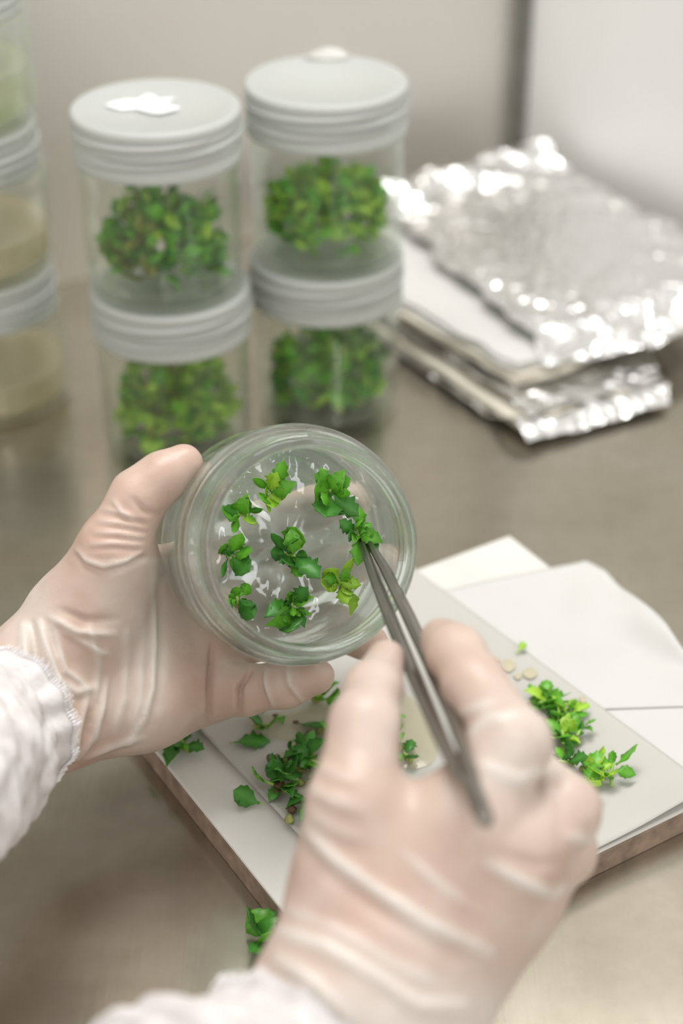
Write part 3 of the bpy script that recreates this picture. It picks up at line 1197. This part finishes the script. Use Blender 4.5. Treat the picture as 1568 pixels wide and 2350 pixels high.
held = [
    (630, 1118, 12, .0080, ['mid', 'lime'], 'round leafed plantlet at the top left of the open jar gel', 91),
    (755, 1130, 12, .0088, ['mid', 'mid', 'dark'], 'plantlet with a brown bud at the top right of the open jar gel', 92),
    (540, 1180, 9, .0075, ['mid', 'dark', 'lime'], 'dark plantlet at the left wall of the open jar, upper one', 93),
    (522, 1258, 8, .0075, ['dark', 'mid'], 'narrow plantlet at the left wall of the open jar, lower one', 94),
    (652, 1275, 11, .0095, ['dark', 'mid', 'dark'], 'dark toothed plantlet in the middle of the open jar gel', 95),
    (672, 1405, 18, .0090, ['mid', 'dark'], 'dense dark tuft at the bottom of the open jar gel', 96),
    (788, 1350, 12, .0078, ['lime', 'mid'], 'lime plantlet at the lower right of the open jar gel', 97),
    (548, 1388, 10, .0078, ['mid', 'dark'], 'plantlet at the lower left wall of the open jar', 98),
]
for x, y, n, s, cols, labl, seed in held:
    p = on_plane(x, y, GO, AX)
    sprig('plantlet', frame_z(p, AX, RIGHT), n, s, .003, seed, cols, labl, 'plantlet', 'plantlets set out on the open jar gel',
          stem=.006, elev=(.1, 1.0), bud=seed in (92, 95), shapes=['flat', 'cup', 'fold', 'serr', 'round', 'lance'])
TIP = on_plane(826, 1232, GO + AX * .004, AX)
sprig('plantlet', frame_z(on_plane(822, 1212, GO + AX * .0015, AX), AX, RIGHT), 13, .0075, .004, 99, ['mid', 'dark', 'mid'],
      'dark green plantlet gripped in the forceps tips', 'plantlet', stem=.006, elev=(.0, 1.1))

# ------------------------------------------------------------------ forceps
fc = empty('forceps', Matrix.Translation(P(1112, 1885, .445)))
tag(fc, 'long steel forceps held in the right hand, tips in the open jar', 'forceps')
FE = P(1112, 1882, .445)
inv = fc.matrix_world.inverted()


def bar(name, pts, wid, thk, m, parent, wdir):
    """flat tapered bar through pts; wid/thk per point; wdir = width direction"""
    v, f = [], []
    n = len(pts)
    for i, p in enumerate(pts):
        d = (pts[min(i + 1, n - 1)] - pts[max(i - 1, 0)]).normalized()
        s = (wdir - d * wdir.dot(d)).normalized()
        t = d.cross(s)
        a, b = wid[i] / 2, thk[i] / 2
        c = .35
        for sx, sy in ((-1, -c), (-c, -1), (c, -1), (1, -c), (1, c), (c, 1), (-c, 1), (-1, c)):
            v.append(inv @ (p + s * a * sx + t * b * sy))
    for i in range(n - 1):
        for k in range(8):
            k2 = (k + 1) % 8
            f.append((i * 8 + k, i * 8 + k2, (i + 1) * 8 + k2, (i + 1) * 8 + k))
    f.append(tuple(reversed(range(8))))
    f.append(tuple(range((n - 1) * 8, n * 8)))
    return link(name, fix_normals(mesh(name, v, f, m, False)), parent)


def depth_on(px, py, t):
    """forceps depth along its length, t=0 at tip"""
    d0 = (TIP - CAM).dot(FWD)
    return d0 + (.445 - d0) * t


def arm(pxs):
    pts = [P(x, y, depth_on(x, y, t)) for x, y, t in pxs]
    out = []
    for a, b in zip(pts, pts[1:]):
        out += [a, a.lerp(b, .5)]
    return out + [pts[-1]]


wv = (RIGHT * .75 + FWD * .66).normalized()
a1 = arm([(826, 1232, 0), (862, 1330, .16), (905, 1440, .34), (955, 1560, .54), (1010, 1690, .74), (1070, 1810, .91), (1110, 1880, 1)])
a2 = arm([(840, 1232, 0), (886, 1308, .14), (936, 1410, .31), (982, 1510, .48), (1038, 1640, .68), (1085, 1775, .89), (1114, 1880, 1)])
n = len(a1)
wd = [.0018 + .0036 * math.sin(PI * (i / (n - 1)) ** .8) ** .7 for i in range(n)]
tk = [.0018 + .0010 * min(1, i / 4) for i in range(n)]
bar('arm', a1, wd, tk, M['forceps'], fc, wv)
bar('arm', a2, wd, tk, M['forceps'], fc, wv)
jn = bar('joint', [a1[-3].lerp(a2[-3], .5), a1[-2].lerp(a2[-2], .5), a1[-1].lerp(a2[-1], .5), a1[-1] + (a1[-1] - a1[-2]) * .35],
         [.0060, .0062, .0055, .0030], [.0048, .0046, .0042, .0025], M['forceps'], fc, wv)


# ------------------------------------------------------------------ gloved hands
def build_sdf(fingers, palm, vox, kf=.004, kp=.010, kj=.006):
    """all in metres; fingers: list of chains of (p, r); palm: list of segments ((p,r),(p,r))"""
    pts = [(p, r) for ch in fingers for p, r in ch] + [q for s in palm for q in s]
    lo = np.array([min(p[i] - r for p, r in pts) for i in range(3)]) - .006
    hi = np.array([max(p[i] + r for p, r in pts) for i in range(3)]) + .006
    n = np.ceil((hi - lo) / vox).astype(int) + 1
    ax = [(lo[i] + vox * np.arange(n[i])).astype(np.float32) for i in range(3)]
    X, Y, Z = ax[0][:, None, None], ax[1][None, :, None], ax[2][None, None, :]

    def cap(a, b):
        (pa, ra), (pb, rb) = a, b
        d = np.array(pb - pa)
        L = float(d @ d)
        t = ((X - pa[0]) * d[0] + (Y - pa[1]) * d[1] + (Z - pa[2]) * d[2]) / max(L, 1e-12)
        t = np.clip(t, 0, 1)
        dx, dy, dz = X - pa[0] - t * d[0], Y - pa[1] - t * d[1], Z - pa[2] - t * d[2]
        return np.sqrt(dx * dx + dy * dy + dz * dz) - (ra + (rb - ra) * t)

    def smin(a, b, k):
        if a is None: return b
        h = np.clip(k - np.abs(a - b), 0, None) / k
        return np.minimum(a, b) - h * h * k * .25
    F = None
    for ch in fingers:
        c = None
        for a, b in zip(ch, ch[1:]): c = smin(c, cap(a, b), kf)
        F = smin(F, c, .0012)
    Q = None
    for a, b in palm: Q = smin(Q, cap(a, b), kp)
    D = smin(Q, F, kj)
    return D, lo, vox


def surface_nets(D, lo, vox):
    S = D < 0
    nx, ny, nz = D.shape
    corners = [(i, j, k) for i in (0, 1) for j in (0, 1) for k in (0, 1)]

    def sub(A, c): return A[c[0]:nx - 1 + c[0], c[1]:ny - 1 + c[1], c[2]:nz - 1 + c[2]]
    cnt = sum(sub(S, c).astype(np.int8) for c in corners)
    act = (cnt > 0) & (cnt < 8)
    idx = np.full(act.shape, -1, np.int64)
    cells = np.argwhere(act)
    idx[act] = np.arange(len(cells))
    acc = np.zeros((len(cells), 3))
    num = np.zeros(len(cells))
    ci, cj, ck = cells.T
    for c in corners:
        for a in range(3):
            if c[a]: continue
            c2 = list(c)
            c2[a] = 1
            d0 = D[ci + c[0], cj + c[1], ck + c[2]]
            d1 = D[ci + c2[0], cj + c2[1], ck + c2[2]]
            x = (d0 < 0) != (d1 < 0)
            t = np.where(x, d0 / np.where(x, d0 - d1, 1), 0)
            p = np.zeros((len(cells), 3))
            p[:] = c
            p[:, a] += t
            acc[x] += p[x]
            num[x] += 1
    V = lo + vox * (cells + acc / num[:, None])
    quads = []
    for a in range(3):
        b, c = (a + 1) % 3, (a + 2) % 3
        sl0 = [slice(None)] * 3
        sl1 = [slice(None)] * 3
        sl0[a], sl1[a] = slice(0, -1), slice(1, None)
        x = S[tuple(sl0)] != S[tuple(sl1)]
        e = np.argwhere(x)
        inside = S[tuple(sl0)][x]
        ok = (e[:, b] > 0) & (e[:, c] > 0) & (e[:, b] < D.shape[b] - 1) & (e[:, c] < D.shape[c] - 1)
        e, inside = e[ok], inside[ok]
        q = []
        for db, dc in ((-1, -1), (0, -1), (0, 0), (-1, 0)):
            g = e.copy()
            g[:, b] += db
            g[:, c] += dc
            q.append(idx[g[:, 0], g[:, 1], g[:, 2]])
        q = np.stack(q, 1)
        q[~inside] = q[~inside][:, ::-1]
        quads.append(q)
    return V, np.concatenate(quads)


def vnormals(V, Q):
    fn = np.cross(V[Q[:, 2]] - V[Q[:, 0]], V[Q[:, 3]] - V[Q[:, 1]])
    n = np.zeros_like(V)
    for k in range(4): np.add.at(n, Q[:, k], fn)
    return n / np.maximum(np.linalg.norm(n, axis=1, keepdims=True), 1e-12)


def smooth(V, Q, it, lam=.5):
    for _ in range(it):
        s = np.zeros_like(V)
        c = np.zeros(len(V))
        for k in range(4):
            np.add.at(s, Q[:, k], V[Q[:, (k + 1) % 4]] + V[Q[:, (k - 1) % 4]])
            np.add.at(c, Q[:, k], 2)
        V = V + lam * (s / np.maximum(c, 1)[:, None] - V)
    return V


CN, FN_, UN, RN = (np.array(x) for x in (CAM, FWD, UP, RIGHT))


def sculpt(V, Q, strokes, seed, wr_amp, scale=1.0):
    """strokes: (polyline in picture px, amplitude mm, half width px, looseness). Wrinkle ridges worked into the surface."""
    n = vnormals(V, Q)
    d = V - CN
    dep = d @ FN_
    px = 784 + F_PX * (d @ RN) / dep
    py = 1175 - F_PX * (d @ UN) / dep
    face = np.clip(-(n * (d / np.linalg.norm(d, axis=1, keepdims=True))).sum(1) * 2.0, 0, 1)
    disp = np.zeros(len(V))
    loose = np.zeros(len(V))
    for pts, amp, hw, lo_ in strokes:
        best = np.full(len(V), 1e9)
        par = np.zeros(len(V))
        m_ = len(pts) - 1
        for i, (a, b) in enumerate(zip(pts, pts[1:])):
            ex, ey = b[0] - a[0], b[1] - a[1]
            L = ex * ex + ey * ey
            t = np.clip(((px - a[0]) * ex + (py - a[1]) * ey) / L, 0, 1)
            q = np.hypot(px - a[0] - t * ex, py - a[1] - t * ey)
            up_ = q < best
            best[up_] = q[up_]
            par[up_] = ((i + t) / m_)[up_]
        g = np.exp(-(best / hw) ** 2) * face * (.25 + .75 * np.sin(np.pi * np.clip(par, .02, .98)) ** .5)
        disp += amp * .001 * g
        loose += lo_ * g
    # broad soft unevenness of the loose film
    nz = np.array([noise.noise(Vector(p) * 60 + Vector((seed, 0, 0))) + .5 * noise.noise(Vector(p) * 150 + Vector((0, seed, 0))) for p in V])
    disp += wr_amp * .001 * nz
    loose += .25 * np.clip(nz, -1, 1)
    return V + n * disp[:, None], np.clip(loose, 0, 1), px, py


def hand_mesh(name, fingers, palm, strokes, seed, wr_amp, vox, mat, loose_fn=None):
    D, lo, vx = build_sdf(fingers, palm, vox)
    V, Q = surface_nets(D, lo, vx)
    V = smooth(V, Q, 3)
    V, loose, px, py = sculpt(V, Q, strokes, seed, wr_amp)
    V = smooth(V, Q, 1, .35)
    if loose_fn is not None: loose = np.clip(loose + loose_fn(px, py), 0, 1)
    me = bpy.data.meshes.new(name)
    me.from_pydata(V.tolist(), [], Q.tolist())
    me.materials.append(mat)
    me.polygons.foreach_set('use_smooth', [True] * len(me.polygons))
    at = me.attributes.new('loose', 'FLOAT', 'POINT')
    at.data.foreach_set('value', loose.astype(np.float32))
    me.update()
    return me


def J(px, py, d, rmm):
    return (P(px, py, d), rmm * .001)


def chain(*js): return [J(*j) for j in js]


person = empty('person')
tag(person, 'person in white gown sleeves and thin pale gloves, holding the open jar and the forceps', 'person')

# left hand: palm to the viewer, thumb up along the jar, fingers behind it, little finger below
Lf = [
    chain((190, 1440, .622, 18), (262, 1262, .612, 13.5), (318, 1142, .612, 10.3), (372, 1096, .613, 9.0), (421, 1066, .615, 7.6)),
    chain((430, 1325, .658, 12), (590, 1205, .674, 9.2), (720, 1165, .679, 8.6), (815, 1145, .680, 7.8)),
    chain((470, 1400, .660, 12), (630, 1335, .676, 9.4), (780, 1300, .681, 8.8), (890, 1290, .682, 7.9)),
    chain((490, 1480, .657, 12), (640, 1450, .676, 9.2), (770, 1440, .680, 8.6), (850, 1478, .678, 7.6)),
    chain((470, 1575, .655, 12.5), (565, 1584, .646, 9.4), (655, 1570, .641, 8.6), (727, 1552, .637, 7.0)),
]
WU, WL = J(75, 1545, .618, 18), J(110, 1640, .616, 18)
Lp = [
    (J(90, 1545, .620, 20), J(190, 1420, .624, 19)),
    (J(190, 1420, .624, 19), J(270, 1290, .620, 15)),
    (J(100, 1570, .622, 20), J(420, 1330, .668, 12)),
    (J(110, 1590, .624, 20), J(465, 1400, .668, 12.5)),
    (J(120, 1610, .624, 20), J(485, 1480, .664, 12.5)),
    (J(130, 1640, .622, 18), J(465, 1570, .654, 13)),
    (J(140, 1650, .622, 16), J(330, 1615, .634, 16)),
    (J(330, 1615, .634, 16), J(465, 1575, .654, 13)),
    (J(235, 1400, .630, 17), J(330, 1480, .644, 14)),
    (J(270, 1300, .628, 13), J(410, 1330, .666, 11)),
    (WU, J(-120, 1690, .580, 20)),
    (WL, J(-70, 1780, .580, 20)),
]
S = []
S += [([(352, 1330), (354, 1480), (350, 1580), (332, 1650), (295, 1705)], .9, 7, .7)]
S += [([(372, 1330), (374, 1480), (370, 1580), (352, 1660)], -.5, 12, .3)]
S += [([(487, 1480), (484, 1560), (482, 1660)], -2.0, 6, -.3)]
S += [([(572, 1540), (548, 1580), (549, 1640)], -2.2, 6, -.4)]
S += [([(612, 1535), (610, 1570), (628, 1622)], .9, 5, .6), ([(660, 1535), (664, 1570), (692, 1606)], .9, 5, .6)]
S += [([(600, 1535), (598, 1570), (615, 1622)], -.6, 5, 0), ([(650, 1535), (653, 1570), (680, 1606)], -.6, 5, 0)]
S += [([(178, 1276), (195, 1300), (235, 1315), (290, 1300), (328, 1280)], -1.0, 7, 0),
      ([(176, 1262), (200, 1288), (240, 1300), (290, 1288), (325, 1268)], .8, 6, .6)]
for k in range(8):
    t = k / 7
    S.append(([(205 + 30 * t, 1262 - 95 * t), (258 + 28 * t, 1258 - 80 * t), (326 + 12 * t, 1262 - 70 * t)], .38 if k % 2 else -.38, 5, .25 * (k % 2)))
S += [([(262, 1150), (285, 1180), (310, 1195)], .7, 5, .5), ([(305, 1145), (330, 1172), (365, 1182)], -.7, 6, 0)]
S += [([(92, 1432), (120, 1530), (160, 1640), (172, 1738)], 1.6, 10, .8), ([(72, 1432), (90, 1540), (120, 1640), (130, 1700)], -1.4, 8, .3),
      ([(55, 1440), (60, 1540), (90, 1630)], 1.5, 12, .9), ([(118, 1440), (150, 1540), (200, 1580)], 1.2, 9, .7),
      ([(130, 1500), (115, 1440)], -1.0, 7, 0), ([(118, 1418), (180, 1450), (262, 1455)], 1.2, 9, .7),
      ([(140, 1400), (200, 1425), (270, 1420)], -.8, 8, 0), ([(150, 1450), (230, 1495), (250, 1500)], .8, 8, .5),
      ([(130, 1560), (175, 1590), (215, 1580)], 1.0, 10, .7), ([(205, 1430), (225, 1520), (220, 1600)], .7, 9, .4),
      ([(180, 1740), (215, 1690), (235, 1620), (245, 1560)], 1.0, 8, .6), ([(168, 1738), (185, 1660), (200, 1600)], .9, 8, .6),
      ([(195, 1742), (250, 1715), (330, 1690)], .9, 8, .6), ([(260, 1690), (285, 1600), (290, 1450)], .6, 10, .4),
      ([(300, 1690), (322, 1600), (325, 1450)], .5, 10, .4), ([(150, 1640), (152, 1690)], -1.2, 9, -.3), ([(205, 1640), (200, 1700)], -1.0, 11, -.4)]


def loose_left(px, py):
    # film stands off the skin at the wrist and across the middle of the palm
    a = .55 * np.exp(-((px - 60) / 70) ** 2)
    b = .45 * np.exp(-((px - 330) / 95) ** 2) * (py > 1280)
    return a + b


S = [(p, a * 1.6, w_, l) for p, a, w_, l in S]
lh = link('gloved_hand', hand_mesh('gloved_hand', Lf, Lp, S, 3.0, .45, .0010, M['glove'], loose_left), person)
lh['label'] = 'left hand in a thin wrinkled glove cupping the open jar'

# right hand: seen from the back, pinching the forceps between thumb and forefinger
Rf = [
    chain((825, 2060, .490, 18.5), (815, 1850, .487, 14.0), (836, 1665, .498, 10.2), (856, 1585, .518, 8.9), (887, 1510, .540, 6.3)),
    chain((1060, 1905, .487, 15), (1175, 1708, .494, 11.4), (1088, 1570, .514, 9.6), (1047, 1500, .530, 9.0), (1016, 1470, .541, 7.6)),
    chain((1170, 1965, .489, 14), (1292, 1862, .502, 11.2), (1200, 1760, .530, 9.5), (1120, 1670, .545, 8)),
    chain((1200, 2040, .500, 13), (1290, 1950, .520, 10.5), (1190, 1850, .546, 9.2), (1110, 1760, .552, 8)),
    chain((1160, 2105, .510, 13), (1215, 2035, .533, 9.5), (1140, 1950, .552, 8.5), (1080, 1880, .558, 7.5)),
]
Rp = [
    (J(745, 2270, .480, 19), J(822, 2050, .490, 18.5)),
    (J(815, 2300, .478, 23), J(1050, 1920, .488, 15)),
    (J(840, 2310, .480, 24), J(1150, 1980, .492, 15)),
    (J(900, 2320, .484, 22), J(1180, 2050, .502, 14)),
    (J(930, 2330, .492, 20), J(1150, 2105, .510, 14)),
    (J(815, 2040, .490, 18), J(1050, 1930, .489, 15)),
    (J(830, 1905, .490, 13), J(1040, 1900, .490, 13)),
    (J(760, 2290, .482, 21), J(540, 2640, .462, 26)),
    (J(920, 2340, .484, 22), J(760, 2700, .462, 26)),
]
S = []
S += [([(705, 1905), (760, 1965), (860, 2040), (980, 2120), (1120, 2185)], 1.8, 16, 1.0), ([(690, 1940), (760, 2010), (860, 2080), (980, 2160), (1080, 2200)], -1.2, 18, .1)]
S += [([(650, 2140), (740, 2170), (860, 2240), (960, 2310), (1060, 2310)], 1.8, 18, 1.0), ([(660, 2090), (760, 2130), (900, 2210), (1020, 2270)], .9, 16, .5)]
S += [([(1125, 1985), (1190, 2020), (1260, 2050), (1310, 2030)], 1.6, 14, 1.0), ([(1150, 1960), (1230, 1985), (1300, 1980)], -.9, 14, 0)]
S += [([(1060, 1700), (1120, 1650), (1180, 1640)], .8, 12, .6), ([(1050, 1640), (1130, 1610)], .7, 10, .5)]
S += [([(1110, 1760), (1190, 1790), (1280, 1760)], .9, 14, .7), ([(1180, 1650), (1220, 1700), (1240, 1760)], -.6, 12, -.2)]
S += [([(1270, 1780), (1285, 1850), (1290, 1930)], -1.0, 12, 0), ([(1310, 1920), (1350, 1930), (1375, 1900)], 1.0, 12, .7)]
for k in range(7):
    y = 1740 + 32 * k
    S.append(([(700 + k * 2, y - 30), (760, y), (830, y + 25)], .6 if k % 2 else -.5, 10, .3 * (k % 2)))
S += [([(930, 1960), (1010, 2030), (1100, 2090)], .8, 12, .5), ([(640, 2200), (720, 2260), (800, 2340)], 1.4, 16, .9)]


def loose_right(px, py):
    a = .6 * np.exp(-(np.clip(2330 - py, 0, None) / 110) ** 2)
    b = .5 * np.exp(-(((px - 1200) / 130) ** 2 + ((py - 1730) / 190) ** 2))
    c = .3 * np.exp(-(((px - 870) / 80) ** 2 + ((py - 1620) / 170) ** 2))
    return a + b + c + .12


rh = link('gloved_hand', hand_mesh('gloved_hand', Rf, Rp, S, 9.0, .5, .0014, M['glove'], loose_right), person)
rh['label'] = 'right hand in a thin pale glove pinching the forceps'


# sleeves
def sleeve(name, c0, c1, r0, r1, squash, seed, label, fringe=True, slant=0.0, up=None):
    """gathered gown sleeve from cuff centre c0 towards the arm c1"""
    r = random.Random(seed)
    ax = (c1 - c0)
    L = ax.length
    ax.normalize()
    u = (up - ax * up.dot(ax)).normalized()
    s = ax.cross(u)
    nl, na = 60, 150
    v, f = [], []

    def pt(i, k, inner=0.0):
        t = i / nl
        a = 2 * PI * k / na
        ruf = math.sin(a * 13 + 2.0 * noise.noise(Vector((math.cos(a), math.sin(a), seed)))) * .5 + \
            noise.noise(Vector((math.cos(a) * 3, math.sin(a) * 3, seed + 2)))
        frill = math.exp(-(t / .10) ** 2)
        gather = math.exp(-((t - .13) / .05) ** 2)
        rr = r0 + (r1 - r0) * min(1, max(0, t - .08) * 1.9) ** .75
        rr += .0030 * frill - .0022 * gather
        rr += ruf * .0018 * (frill * .8 + .5 * gather + .45 * math.exp(-((t - .3) / .2) ** 2))
        rr += .0055 * noise.noise(Vector((math.cos(a) * 1.6 + t * 3, math.sin(a) * 1.6, t * 6 + seed))) * min(1, t * 4)
        rr += .0020 * noise.noise(Vector((math.cos(a) * 5, math.sin(a) * 5 + t * 4, t * 22 + seed))) * min(1, t * 5)
        rr -= inner
        jag = .0010 * noise.noise(Vector((a * 9, seed, 0))) * frill
        return c0 + ax * (L * t + jag + slant * math.cos(a) * max(0, 1 - t * 1.5)) + (u * math.cos(a) + s * math.sin(a) * squash) * rr
    for inner in (0.0, .0007):
        for i in range(nl + 1):
            for k in range(na): v.append(pt(i, k, inner))
    K = (nl + 1) * na
    for i in range(nl):
        for k in range(na):
            k2 = (k + 1) % na
            a, b, c, d = i * na + k, i * na + k2, (i + 1) * na + k2, (i + 1) * na + k
            f += [(a, b, c, d), (K + d, K + c, K + b, K + a)]
    for k in range(na):
        k2 = (k + 1) % na
        f.append((k2, k, K + k, K + k2))
        f.append((nl * na + k, nl * na + k2, K + nl * na + k2, K + nl * na + k))
    o = link(name, fix_normals(mesh(name, v, f, M['gown'])), person)
    o['label'] = label
    if fringe:
        # overlock stitching along the cuff edge: short loose threads
        tv, tf = [], []
        for k in range(420):
            a = k / 420 * na
            i0 = int(a) % na
            p = v[i0].lerp(v[(i0 + 1) % na], a - int(a))
            q = v[na * 2 + i0]
            dr = (p - q).normalized()
            rad = (p - c0)
            rad = (rad - ax * rad.dot(ax)).normalized()
            e = p + dr * r.uniform(.0006, .0022) + s * r.uniform(-.0006, .0006) + rad * r.uniform(0, .0008)
            b0 = p - dr * .0028 + rad * .0005
            side = dr.cross(rad).normalized() * .00016
            base = len(tv)
            tv += [b0 - side, b0 + side, e + side * .5, e - side * .5, b0 + rad * .0003, e + rad * .0002]
            tf += [(base, base + 1, base + 2, base + 3), (base + 1, base + 4, base + 5, base + 2), (base + 4, base, base + 3, base + 5)]
        t = link('edge_stitching', mesh('edge_stitching', tv, tf, M['thread'], False), o)
        t['kind'] = 'stuff'
    return o


sleeve('sleeve', P(30, 1652, .596), P(-300, 1870, .520), .0240, .038, .95, 5,
       'white non-woven sleeve with a gathered cuff on the left wrist', up=(UP * .8 + RIGHT * .2).normalized())
sleeve('sleeve', P(700, 2500, .462), P(380, 2820, .420), .034, .050, .9, 8,
       'blurred white gown sleeve on the right forearm', fringe=True, up=(UP * .7 + RIGHT * -.5).normalized())
